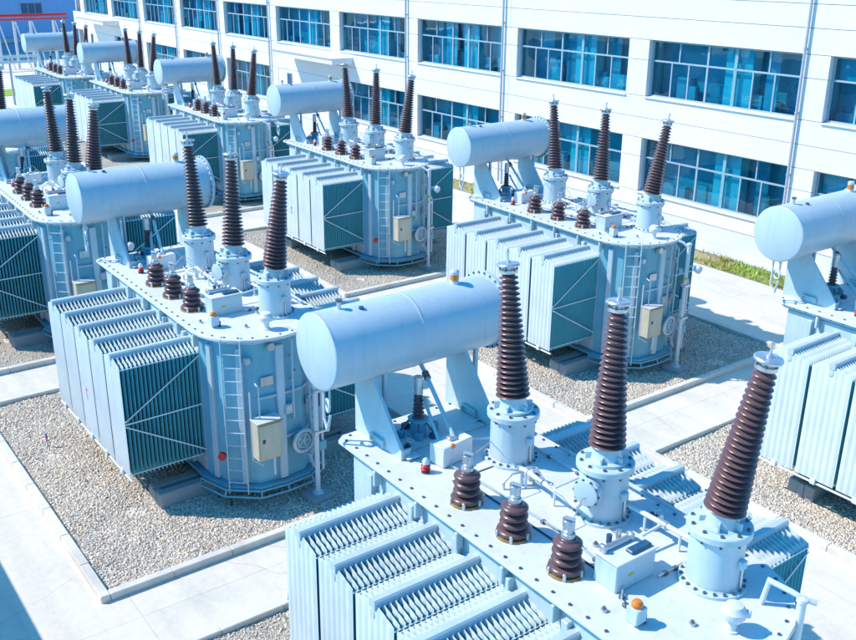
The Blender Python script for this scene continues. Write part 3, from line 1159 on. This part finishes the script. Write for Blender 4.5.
def build_post(T=D - .10, arm=((0, 0, D - .18), (-.12, -.10, D - .06), (-.42, -.28, D + .02))):
    """white steel post with conduits in front of each transformer"""
    root = empty('steel_post')
    b = MB()
    b.cyl((0, 0, .09), (0, 0, T), .047, M['white'], 16)
    b.lathe([(.06, T - .02), (.06, T + .02), (.0, T + .05)], M['white'], 16)
    b.cyl((0, 0, .10), (0, 0, .13), .10, M['white'], 16)
    b.obj('pole', root)
    b = MB()
    b.tube([(-.02, .13, .55), (-.02, .13, 2.2), (-.02, .06, 2.35)], .026, M['white'], 10)
    b.box((-.02, .12, 1.05), (.10, .14, .18), M['shaded_tank'], None, .01)
    b.obj('conduit', root)
    b = MB()
    b.tube(arm, .03, M['white'], 8)
    b.obj('arm', root)
    b = MB()
    b.box((0, .02, 2.15), (.14, .16, .05), M['steel'])
    b.obj('clamp', root)
    b = MB()
    b.box((0, .05, 1.35), (.14, .22, .04), M['steel'])
    b.obj('clamp', root)
    b = MB()
    b.cyl((0, 0, 2.30), (0, 0, 2.36), .056, M['yellow'], 14)
    b.obj('yellow_band', root)
    b = MB()
    b.tube([(0, 0, 2.62), (.14, .10, 2.64)], .016, M['white'], 6)
    b.lathe([(.03, 0), (.09, .02), (.10, .10), (.07, .17), (.0, .19)], M['white'], 18, (.16, .12, 2.50), (.4, .3, .8))
    b.obj('floodlight', root)
    b = MB()
    b.box((0, 0, .055), (.46, .46, .11), M['plinth'], Matrix.Rotation(.1, 3, 'Z'), .02)
    b.obj('foot', root)
    return root


TR = [('A', 0.0, 0.0, 0.0), ('A', -9.64, .01, 0.0), ('A', -18.68, -.11, -1.2), ('A', -29.0, .25, 0),
      ('B', -.03, 9.74, .6), ('B', -9.70, 9.89, .2), ('B', -19.35, 9.64, 0), ('B', -30.02, 9.85, -1.2), ('B', -40.68, 10.04, -1.1), ('B', -49.0, 9.56, -.6)]
LAB = ['light blue transformer largest in the foreground, filling the lower right, deck seen from above',
       'light blue transformer in the left half with ladder and beige cabinet in clear view',
       'light blue transformer cut by the left edge, directly behind the one with the ladder',
       'mostly hidden transformer at the far left edge, only a brown bushing in view',
       'light blue transformer cut by the right edge, conservator end facing the concrete road',
       'light blue transformer right of centre, beside the road before the white wall',
       'light blue transformer in the middle, its drum under the white canopy of the wall',
       'smaller looking back row transformer, left of the middle one with the canopy behind',
       'distant back row transformer, second from the far end of the row',
       'farthest transformer at upper left, its drum in front of the blue building']
PLAB = ['white steel post at the lower right corner behind the foreground deck',
        'white steel post on concrete foot just left of the foreground conservator drum',
        'white steel post hidden behind the drum in the left half',
        'white steel post at the far left',
        'white steel post beyond the right edge',
        'white steel post on shaded gravel right of centre, near the concrete road',
        'white steel post before the middle back row transformer, above the foreground drum',
        'white steel post just left of the middle back row drum',
        'small white steel post before the second farthest transformer',
        'smallest white steel post before the farthest transformer']

proto = build_transformer()
post = build_post()
near_post = build_post(D + .22, ((.10, .09, D + .20), (.0, .0, D + .235), (-.10, -.04, D + .27), (-.32, -.10, D + .30), (-.36, -.11, D + .02)))
plinth = MB()
for s in (-.16, .16):
    plinth.box((s, 0, .155), (.20, 4.0, .31), M['plinth'], None, .02)
plinth.box((0, 0, .09), (.14, 3.9, .18), M['plinth'])
for y in (-1.95, 1.95):
    plinth.box((0, y, .15), (.13, .12, .295), M['plinth'])
pl_mesh = plinth.mesh('concrete_plinth')
WHERE = ['the foreground transformer', 'the left transformer with the ladder', 'the transformer cut by the left edge', 'the hidden far left transformer',
         'the transformer cut by the right edge', 'the transformer beside the concrete road', 'the middle back row transformer', 'the transformer before the porch',
         'the second farthest transformer', 'the farthest transformer']
for i, (row, x, y, a) in enumerate(TR):
    o = proto if i == 0 else copy_tree(proto)
    o.location = (x, y, gz(x))
    o.rotation_euler = (0, 0, math.radians(a))
    tag(o, LAB[i], 'transformer', 'power transformers standing in two rows')
    if i not in (3, 4):
        q = near_post if i == 0 else post if i == 1 else copy_tree(post)
        q.location = (x + 2.80, y + .08, gz(x)) if i else (2.50, .20, 0)
        q.rotation_euler = (0, 0, math.radians(a))
        tag(q, PLAB[i], 'post', 'white steel posts in front of the transformers')
    for dx, wh in ((-1.72, 'far'), (1.32, 'near')):
        if i == 3:
            continue
        c = bpy.data.objects.new('concrete_plinth', pl_mesh)
        COL.objects.link(c)
        c.location = (x + dx, y + YC, gz(x))
        tag(c, 'grey concrete bearer under the %s end of %s' % (wh, WHERE[i]), 'plinth', 'concrete bearers under the transformers')


# -------------------------------------------------------------------- ground
def sheet(name, x0, x1, y0, y1, dz, mat, nx=1):
    xs = sorted(set([x0, x1] + [v for v in (-20.0,) if x0 < v < x1]))
    vs, fs = [], []
    for x in xs:
        vs += [(x, y0, gz(x) + dz), (x, y1, gz(x) + dz)]
    for i in range(len(xs) - 1):
        fs.append((2 * i, 2 * i + 2, 2 * i + 3, 2 * i + 1))
    b = MB()
    b.add(vs, fs, mat)
    return struct(b.obj(name))


sheet('ground', -400, 400, -300, 300, -.004, M['pave'])
def heap(x, y):
    """gentle heaps and hollows raked into the gravel"""
    return .022 + .018 * np.sin(1.9 * x + .7 * y) * np.sin(2.3 * y - .6 * x) + .010 * np.sin(4.1 * x + 2.2 * y + 1) + .008 * np.sin(5.3 * y - 3.1 * x)


BED = (-4.48, 3.58)
beds = []
for i, (row, x, y, a) in enumerate(TR):
    ylo, yhi = (-4.15, 3.25) if row == 'A' else (-3.70, 3.36)
    yc = 0 if row == 'A' else 9.87
    xc = round((x) / 9.66) * 9.66 if i < 7 else x
    beds.append((xc + BED[0], xc + BED[1], yc + ylo, yc + yhi, i))
KW = .15
stones_v, stones_f, stones_t = [], [], []
for (x0, x1, y0, y1, i) in beds:
    gxs = np.linspace(x0 + .05, x1 - .05, 34)
    gys = np.linspace(y0 + .05, y1 - .05, 30)
    gv = [(a, c, gz(a) + float(heap(a, c))) for a in gxs for c in gys]
    gf = [(p * 30 + q, (p + 1) * 30 + q, (p + 1) * 30 + q + 1, p * 30 + q + 1) for p in range(33) for q in range(29)]
    gb = MB()
    gb.add(gv, gf, M['gravel'], True)
    struct(gb.obj('gravel_bed', sharp=180))
    k = MB()
    nxs = max(1, round((x1 - x0) / 1.0))
    st = (x1 - x0) / nxs

    def kb(cx, cy, sx, sy):
        z = gz(cx)
        k.box((cx, cy, z + .03), (sx, sy, .18), M['kerb'], None, .012)
    for j in range(nxs):
        cx = x0 + st * (j + .5)
        for cy in (y0 + KW / 2, y1 - KW / 2):
            kb(cx + random.uniform(-.002, .002), cy + random.uniform(-.004, .004), st - .004, KW)
    nys = max(1, round((y1 - y0 - 2 * KW) / 1.0))
    sy = (y1 - y0 - 2 * KW) / nys
    for j in range(nys):
        cy = y0 + KW + sy * (j + .5)
        for cx in (x0 + KW / 2, x1 - KW / 2):
            kb(cx + random.uniform(-.004, .004), cy, KW, sy - .004)
    struct(k.obj('kerb'))


def scatter(x0, x1, y0, y1, n, r0, r1, V, F, T, base):
    """n rough little stones (squashed random octahedra subdivided to cuboids) on the bed"""
    cub = np.array([(-1, -1, -1), (1, -1, -1), (1, 1, -1), (-1, 1, -1), (-1, -1, 1), (1, -1, 1), (1, 1, 1), (-1, 1, 1),
                    (0, 0, 1.35), (0, 0, -1.2)], float)
    fc = np.array([(0, 1, 5, 4), (1, 2, 6, 5), (2, 3, 7, 6), (3, 0, 4, 7)])
    tr_ = np.array([(4, 5, 8), (5, 6, 8), (6, 7, 8), (7, 4, 8)])
    P = np.stack([rng.uniform(x0, x1, n), rng.uniform(y0, y1, n)], 1)
    r = rng.uniform(r0, r1, n) * rng.choice([.7, 1, 1, 1, 1.3, 1.7], n)
    v = np.repeat(cub[None], n, 0)
    v = v * rng.uniform(.55, 1.1, (n, 1, 3)) * np.array([.78, .78, .42])
    v += rng.normal(0, .18, v.shape)
    an = rng.uniform(0, 2 * PI, n)
    c, s = np.cos(an), np.sin(an)
    x = v[:, :, 0] * c[:, None] - v[:, :, 1] * s[:, None]
    y = v[:, :, 0] * s[:, None] + v[:, :, 1] * c[:, None]
    z = v[:, :, 2]
    tl = rng.normal(0, .3, (n, 1))
    z = z + x * tl
    gzv = np.minimum(0, (P[:, 0] + 20) * .016) + heap(P[:, 0], P[:, 1])
    v = np.stack([x * r[:, None] + P[:, None, 0], y * r[:, None] + P[:, None, 1], z * r[:, None] + r[:, None] * .25 + gzv[:, None]], 2)
    o = (np.arange(n) * 10)[:, None, None] + base
    V.append(v.reshape(-1, 3))
    F.append((np.broadcast_to(fc[None], (n, 4, 4)) + o, np.broadcast_to(tr_[None], (n, 4, 3)) + o))
    T.append(np.repeat(rng.beta(1.1, 1.1, n), 10))
    return base + n * 10


V, F, T = [], [], []
base = 0
spec = {1: (-14.1, -6.1, -4.0, 1.3, 85000), 0: (-4.4, 3.5, -4.0, -1.0, 18000), 5: (-14.0, -6.2, 6.3, 13.1, 66000), 4: (-4.4, 1.5, 6.3, 9.5, 40000), 6: (-23.5, -15.8, 6.3, 13.1, 18000), 2: (-23.1, -15.8, -4, 1.2, 6000)}
for i, (x0, x1, y0, y1, n) in spec.items():
    base = scatter(x0, x1, y0, y1, n, .009, .017, V, F, T, base)
Vn = np.concatenate(V)
quads = np.concatenate([f[0].reshape(-1, 4) for f in F])
tris = np.concatenate([f[1].reshape(-1, 3) for f in F])
me = bpy.data.meshes.new('gravel_stones')
me.vertices.add(len(Vn))
me.vertices.foreach_set('co', Vn.astype(np.float32).ravel())
loops = np.concatenate([quads.ravel(), tris.ravel()]).astype(np.int32)
me.loops.add(len(loops))
me.loops.foreach_set('vertex_index', loops)
nq, ntri = len(quads), len(tris)
starts = np.concatenate([np.arange(nq) * 4, nq * 4 + np.arange(ntri) * 3]).astype(np.int32)
me.polygons.add(nq + ntri)
me.polygons.foreach_set('loop_start', starts)
me.update(calc_edges=True)
at = me.attributes.new('tone', 'FLOAT', 'POINT')
at.data.foreach_set('value', np.concatenate(T).astype(np.float32))
me.materials.append(M['stone'])
go = bpy.data.objects.new('gravel', me)
COL.objects.link(go)
tag(go, 'loose grey and tan gravel filling the kerbed beds', 'gravel', kind='stuff')

# small marker peg in the near gravel bed
mk = empty('marker_peg', (-11.55, -3.35, 0))
tag(mk, 'thin little peg with a pink and blue tip standing in the near gravel bed', 'marker peg')
b = MB()
b.cyl((0, 0, 0), (0, 0, .16), .008, M['bolt'], 6)
b.obj('stem', mk)
b = MB()
b.cyl((0, 0, .16), (-.01, 0, .22), .018, plain('pink_tape', (.8, .15, .35)), 8)
b.cyl((-.01, 0, .22), (-.03, 0, .31), .018, plain('blue_tape', (.08, .14, .6)), 8)
b.obj('tip', mk)

# ------------------------------------------------------------------- building
ANG = -.0105
BLD = empty('white_building', (0, 19.27, 0), rot=(0, -.010, ANG))
tag(BLD, 'long white two storey plant building with rows of teal windows behind the transformers', 'building')
XW, PW, WW = -16.83, 7.0, 6.05
NB = 13                      # bays, bay 0 starts at XW; bay -2.. to the right
ZU1, ZU0, ZL1, ZL0 = 6.67, 4.74, 3.27, 1.34
GAP = .016
xl_end, xr_end = XW - PW * 9.5 + .3, XW + PW * 5


def panel(b, x0, x1, z0, z1, mat=None):
    g = GAP / 2
    b.box(((x0 + x1) / 2, .06, (z0 + z1) / 2), (x1 - x0 - GAP, .12, z1 - z0 - GAP), mat or M['wall'], None, .004)


# bays (index k: opening from XW - PW k)
bays = list(range(-4, 10))
back = MB()       # core wall behind the cladding joints, with openings left free
w = MB()
bands = [(ZU1, 7.42), (7.42, 8.10), (8.10, 8.95), (8.95, 9.8), (3.99, ZU0), (ZL1, 3.99), (.78, ZL0)]
for z0, z1 in bands:
    xs = [xl_end] + [XW - PW * k - (PW - WW) * .5 for k in reversed(bays)] + [xr_end]
    xs = sorted(set(x for x in xs if xl_end <= x <= xr_end))
    for xa, xb in zip(xs[::3], xs[3::3] + ([xs[-1]] if (len(xs) - 1) % 3 else [])):
        panel(w, xa, xb, z0, z1)
    back.box(((xl_end + xr_end) / 2, .15, (z0 + z1) / 2), (xr_end - xl_end, .06, z1 - z0), M['groove'])
for k in bays:
    x1 = XW - PW * k
    x0 = x1 - (PW - WW)
    if x0 < xl_end:
        x0 = xl_end
    for (za, zm, zb_) in ((ZU0, 5.98, ZU1), (ZL0, 2.6, ZL1)):
        panel(w, x0, x1, za, zm)
        panel(w, x0, x1, zm, zb_)
        back.box(((x0 + x1) / 2, .21, (za + zb_) / 2), (x1 - x0 - .02, .18, zb_ - za), M['plinthwall'])
back.obj('core_wall', BLD)
w.obj('wall_cladding', BLD)
pb = MB()
pb.box(((xl_end + xr_end) / 2, .075, .15), (xr_end - xl_end, .11, 1.24), M['plinthwall'])
pb.box(((xl_end + xr_end) / 2, -.32, -.22), (xr_end - xl_end, .70, .50), M['concwhite'], None, .02)
pb.obj('plinth_wall', BLD)
# the body of the building: side walls, roof, floors, rear wall
bd = MB()
Ym = 9.0
bd.box(((xl_end + xr_end) / 2, Ym + .06, 4.5), (xr_end - xl_end, .12, 10.6), M['inwall'])
bd.box((xl_end + .08, Ym / 2 + .14, 4.5), (.16, Ym - .28, 10.6), M['wall'])
bd.box((xr_end - .08, Ym / 2 + .14, 4.5), (.16, Ym - .28, 10.6), M['wall'])
bd.box(((xl_end + xr_end) / 2, Ym / 2, 9.85), (xr_end - xl_end, Ym, .10), M['wall'])
bd.box(((xl_end + xr_end) / 2, Ym / 2 + .1, 3.95), (xr_end - xl_end - .4, Ym - .4, .20), M['infloor'])
bd.box(((xl_end + xr_end) / 2, Ym / 2 + .1, 7.6), (xr_end - xl_end - .4, Ym - .4, .10), M['infloor'])
bd.box(((xl_end + xr_end) / 2, Ym / 2 + .1, .45), (xr_end - xl_end - .4, Ym - .4, .20), M['infloor'])
bd.box(((xl_end + xr_end) / 2, 1.9, 4.5), (xr_end - xl_end - .4, .1, 10), M['inwall'])
bd.obj('shell', BLD)
# windows
DEP = .20


def window_mesh():
    fr = MB()
    Hh = ZU1 - ZU0
    F_ = M['frame']
    yo = DEP + .03
    # head, sill, jambs
    fr.box((WW / 2, yo, .03), (WW, .06, .06), F_)
    fr.box((WW / 2, yo, Hh - .03), (WW, .06, .06), F_)
    fr.box((.03, yo, Hh / 2), (.06, .06, Hh - .12), F_)
    fr.box((WW - .03, yo, Hh / 2), (.06, .06, Hh - .12), F_)
    tz = Hh * .635
    x = .06
    for t in (.40, .585):
        wd = .07 if t == .40 else .12
        xc_ = WW * t
        fr.box((xc_, yo, Hh / 2), (wd, .066, Hh - .12), F_ if t == .40 else M['blind3'])
    segs = [(.06, WW * .40 - .035), (WW * .40 + .035, WW * .585 - .06), (WW * .585 + .06, WW - .06)]
    for a, c in segs:
        fr.box(((a + c) / 2, yo, tz), (c - a, .060, .055), F_)
    for t in (.20, .795):
        fr.box((WW * t, yo, (tz + .0275 + Hh - .06) / 2), (.045, .056, Hh - .06 - tz - .0275), F_)
    for t in (.15, .272, .70, .835):
        fr.box((WW * t, yo, (.06 + tz - .0275) / 2), (.05, .056, tz - .0275 - .06), F_)
    # reveals
    fr.box((WW / 2, DEP / 2 + .06, -.004), (WW, DEP - .12, .02), M['wall'])
    gl = MB()
    gl.add([(.05, yo + .01, .05), (WW - .05, yo + .01, .05), (WW - .05, yo + .01, Hh - .05), (.05, yo + .01, Hh - .05)], [(0, 1, 2, 3)], M['glass'])
    return fr.mesh('frame'), gl.mesh('glass_pane')


fm, gm = window_mesh()
sm = MB()
sm.box((WW / 2, -.03, -.025), (WW + .06, .07, .045), M['wall'], None, .005)
smesh = sm.mesh('sill')
PORCH = (4, 9)
for k in bays:
    for lev, z in ((0, ZU0), (1, ZL0)):
        if lev == 1 and k in PORCH:
            continue
        x = XW - PW * k
        fo = bpy.data.objects.new('window', fm)
        COL.objects.link(fo)
        fo.parent = BLD
        fo.location = (x, 0, z)
        g = bpy.data.objects.new('glass_pane', gm)
        COL.objects.link(g)
        g.parent = fo
        g2 = bpy.data.objects.new('sill', smesh)
        COL.objects.link(g2)
        g2.parent = fo
# inside: columns behind the wide mullions, blinds and furniture shapes seen through the glass
ins = MB()
fu = MB()
for k in bays:
    x = XW - PW * k
    for z0, z1 in ((.55, 3.85), (4.05, 7.55)):
        ins.box((x + WW * .585, .62, (z0 + z1) / 2), (1.05, .45, z1 - z0), M['incol'])
        ins.box((x - (PW - WW) / 2, 1.0, (z0 + z1) / 2), (.5, .5, z1 - z0), M['incol'])
        for j in range(6):
            fx = x + random.uniform(.2, WW - .2)
            fy = random.uniform(.70, .85)
            hh = random.uniform(.9, 1.5)
            fu.box((fx, fy, z0 + hh / 2), (random.uniform(.4, 1.2), random.uniform(.1, .25), hh),
                   random.choice([M['infloor'], M['inwall'], M['blind'], M['navy'], M['frame']]))
        zs0, zs1 = (ZL0, ZL1) if z0 < 2 else (ZU0, ZU1)
        fu.box((x + WW / 2, 1.02, (zs0 + zs1) / 2), (WW + .3, .03, zs1 - zs0 + .5), M['blind2'])
        for ta, tb in ((.01, .15), (.15, .27), (.27, .40), (.40, .49), (.68, .755), (.755, .835), (.835, .92), (.92, .99)):
            if random.random() < .34:
                hh = random.choice([1, 1, .75, .55, .36]) * (zs1 - zs0)
                fu.box((x + WW * (ta + tb) / 2, random.uniform(.42, .75), zs1 - hh / 2), (WW * (tb - ta) - .02, .02, hh),
                       random.choice([M['blind'], M['blind2'], M['blind2'], M['blind3'], M['blind3']]))
ins.obj('column', BLD)
fu.obj('indoor_fittings', BLD)
# plain bays with a canopy in the lower storey
for k in PORCH:
    x = XW - PW * k
    b = MB()
    b.box((x + WW / 2, .07, (ZL0 + ZL1) / 2), (WW - GAP, .10, ZL1 - ZL0 - GAP), M['wall'], None, .004)
    b.box((x + WW / 2, .18, (ZL0 + ZL1) / 2), (WW - .02, .10, ZL1 - ZL0), M['groove'])
    p = b.obj('entrance_bay', BLD)
    b = MB()
    b.box((x + 5.05, -.62, 4.34), (6.5, 1.25, .30), M['wall'], None, .01)
    b.box((x + 5.05, -1.262, 4.46), (6.5, .03, .08), M['pipe'])
    b.obj('canopy', p)
    b = MB()
    b.box((x + 1.35, -.002, 2.35), (.55, .03, 1.5), M['frame'])
    b.box((x + 1.35, -.02, 2.35), (.45, .012, 1.4), M['navy'])
    b.obj('side_window', p)
# downpipes
for xp, n in ((-10.5, 0), (-24.35, 2), (-31.4, 3), (-45.2, 5), (-52.2, 6), (-59.2, 7), (-66.2, 8)):
    b = MB()
    xq = XW - PW * (n - 1) - .26 - (PW - WW) * .5 + .1
    xq = XW - PW * (n - 1) - (PW - WW) + .12
    b.cyl((xq, -.10, .3), (xq, -.10, 9.7), .046, M['pipe'], 12)
    for z in (1.2, 3.0, 4.9, 6.8, 8.6):
        b.cyl((xq, -.10, z), (xq, -.10, z + .06), .058, M['pipe'], 12)
        b.box((xq, -.04, z + .03), (.05, .09, .04), M['pipe'])
    b.obj('downpipe', BLD)

# apron and verge in front of the building
sheet('apron', -84, 30, 18.42, 19.4, .03, M['concwhite'])
sheet('verge', -84, 30, 17.28, 18.42, .012, plain('verge_soil', (.42, .33, .20), .95))
gb_v, gb_f, gb_t = [], [], []
n = 20000
gx = np.concatenate([rng.uniform(-24, 2, n * 2 // 3), rng.uniform(-84, -24, n // 3)])
n = len(gx)
gy = rng.uniform(17.3, 18.4, n)
cl = np.sin(gx * 2.1) + np.sin(gx * .7 + 1.3) + np.sin(gy * 9 + gx)
keep = cl + rng.normal(0, .8, n) > -.6
gx, gy = gx[keep], gy[keep]
n = len(gx)
h = rng.uniform(.05, .20, n)
an = rng.uniform(0, PI, n)
wd = rng.uniform(.012, .03, n)
lx, ly = rng.normal(0, .07, n), rng.normal(0, .07, n)
gzv = np.minimum(0, (gx + 20) * .016) + .012
A = np.stack([gx - np.cos(an) * wd, gy - np.sin(an) * wd, gzv], 1)
B = np.stack([gx + np.cos(an) * wd, gy + np.sin(an) * wd, gzv], 1)
C = np.stack([gx + lx, gy + ly, gzv + h], 1)
Vg = np.stack([A, B, C], 1).reshape(-1, 3)
gm_ = bpy.data.meshes.new('grass')
gm_.from_pydata(Vg.tolist(), [], (np.arange(n * 3).reshape(-1, 3)).tolist())
a_ = gm_.attributes.new('tone', 'FLOAT', 'POINT')
a_.data.foreach_set('value', np.repeat(np.clip(.5 + .25 * np.sin(gx * 1.7) + rng.normal(0, .2, n), 0, 1), 3).astype(np.float32))
mt, nt, bs = nodes('grass_blades')
aa = nt.nodes.new('ShaderNodeAttribute')
aa.attribute_name = 'tone'
rr = ramp(nt, [(0, (.56, .38, .20)), (.30, (.50, .52, .12)), (.7, (.36, .56, .08)), (1, (.54, .66, .14))])
nt.links.new(aa.outputs['Fac'], rr.inputs[0])
nt.links.new(rr.outputs[0], bs.inputs['Base Color'])
bs.inputs['Roughness'].default_value = .7
gm_.materials.append(mt)
g_o = bpy.data.objects.new('grass', gm_)
COL.objects.link(g_o)
tag(g_o, 'patchy green and brown grass strip between the road and the white wall', 'grass', kind='stuff')

# ---------------------------------------------------- far end of the yard
bb = empty('blue_building', (-107, 24, gz(-104)))
tag(bb, 'distant flat blue clad building at the top left corner', 'building')
b = MB()
b.box((0, -10, 9), (6, 60, 19), M['bluewall'])
b.obj('wall', bb)
b = MB()
b.box((3.02, -1.7, 4.2), (.06, 2.3, 1.4), M['frame'])
wn = b.obj('window', bb)
b = MB()
for j in range(3):
    b.box((3.06, -1.7 - .72 + .72 * j, 4.2), (.03, .64, 1.25), M['navy'])
b.obj('glass_pane', wn)
b = MB()
b.box((3.3, -4.5, 1.2), (.6, 14, .5), M['pipe'], None, .03)
b.obj('ledge', bb)
rack = empty('pipe_rack', (-86, 14.6, gz(-86)))
tag(rack, 'red overhead pipes on pale posts before the blue building', 'pipe rack')
for k, (z, r) in enumerate(((4.50, .12), (4.20, .08))):
    b = MB()
    b.cyl((k * .5, -16, z), (k * .5, 5.8, z), r, M['red'], 12)
    b.obj('pipe', rack)
for y in (-10, -6.5, -3, -.2, 1.2, 2.6, 4.6):
    b = MB()
    b.box((0, y, 2.0), (.2, .2, 4.0), M['white'], None, .02)
    b.obj('post', rack)
    b = MB()
    b.cyl((.2, y + .1, 4.0), (.2, y + 1.0, 0), .06, M['white'], 8)
    b.obj('stay', rack)
gr = empty('guard_rail', (-62, 9, gz(-62)))
tag(gr, 'blue grey double rail on thin posts at the far left of the yard', 'barrier')
for z in (2.75, 3.10):
    b = MB()
    b.box((0, -2.2, z), (.12, 8.8, .16), M['head'], None, .02)
    b.obj('rail', gr)
for y in (-5.5, -2.5, .2, 1.8):
    b = MB()
    b.box((-.13, y, 1.58), (.12, .12, 3.16), M['frame'])
    b.obj('post', gr)
sheet('far_verge', -71, -67, -6, 12, .012, plain('far_verge_green', (.30, .42, .05), .95))

# wall of the neighbouring yard, left of the photograph; its shadow falls across the path
nw = empty('boundary_wall', (-20, -7.62, 0))
tag(nw, 'plain white boundary wall along the left side path, outside the picture', 'wall')
b = MB()
b.box((0, 0, 1.5), (60, .24, 3.1), M['wall'], None, .01)
b.obj('wall_face', nw)
b = MB()
b.box((0, 0, 3.10), (60, .36, .10), M['plinthwall'], None, .01)
b.obj('coping', nw)

# ------------------------------------------------------------- camera & light
cam = bpy.data.cameras.new('camera')
co = bpy.data.objects.new('camera', cam)
COL.objects.link(co)
R3 = Matrix(((0.592711156361236, -0.29542881759684403, 0.7492765169536926), (0.8053221356142644, 0.20324888951191578, -0.5569076645206577),
             (0.012236952831763612, 0.9334943506232395, 0.3583832506408321)))
co.matrix_world = Matrix.Translation((6.628, -7.485, 9.381)) @ R3.to_4x4()
cam.sensor_fit = 'HORIZONTAL'
cam.sensor_width = 36
cam.lens = 36 * 969.13 / 856
cam.clip_start = .1
cam.clip_end = 2000
S.camera = co

sd = Vector((.61, .74, -1.0)).normalized()
sun = bpy.data.lights.new('sun', 'SUN')
sun.energy = 5.0
sun.angle = math.radians(.53)
sun.color = (1, .905, .80)
so = bpy.data.objects.new('sun', sun)
COL.objects.link(so)
so.rotation_euler = sd.to_track_quat('-Z', 'Y').to_euler()
so.location = (-20, -30, 40)

W = bpy.data.worlds.new('World')
S.world = W
W.use_nodes = True
nt = W.node_tree
bg = nt.nodes['Background']
sky = nt.nodes.new('ShaderNodeTexSky')
sky.sky_type = 'NISHITA'
sky.sun_disc = False
el = math.asin(-sd.z)
sky.sun_elevation = el
sky.sun_rotation = math.atan2(-sd.x, -sd.y)
sky.altitude = 100
sky.air_density = 1.0
sky.dust_density = .6
sky.ozone_density = 2.5
tint = mixc(nt, 1.0, sky.outputs[0], (.11, 1.27, 1.86), 'MULTIPLY')
nt.links.new(tint, bg.inputs['Color'])
bg.inputs['Strength'].default_value = .15

S.render.engine = 'CYCLES'
S.cycles.max_bounces = 6
S.cycles.diffuse_bounces = 2
S.cycles.glossy_bounces = 3
S.cycles.transparent_max_bounces = 8
S.cycles.use_denoising = True
S.view_settings.view_transform = 'Standard'
S.view_settings.look = 'None'
S.view_settings.exposure = 0
S.view_settings.gamma = 1
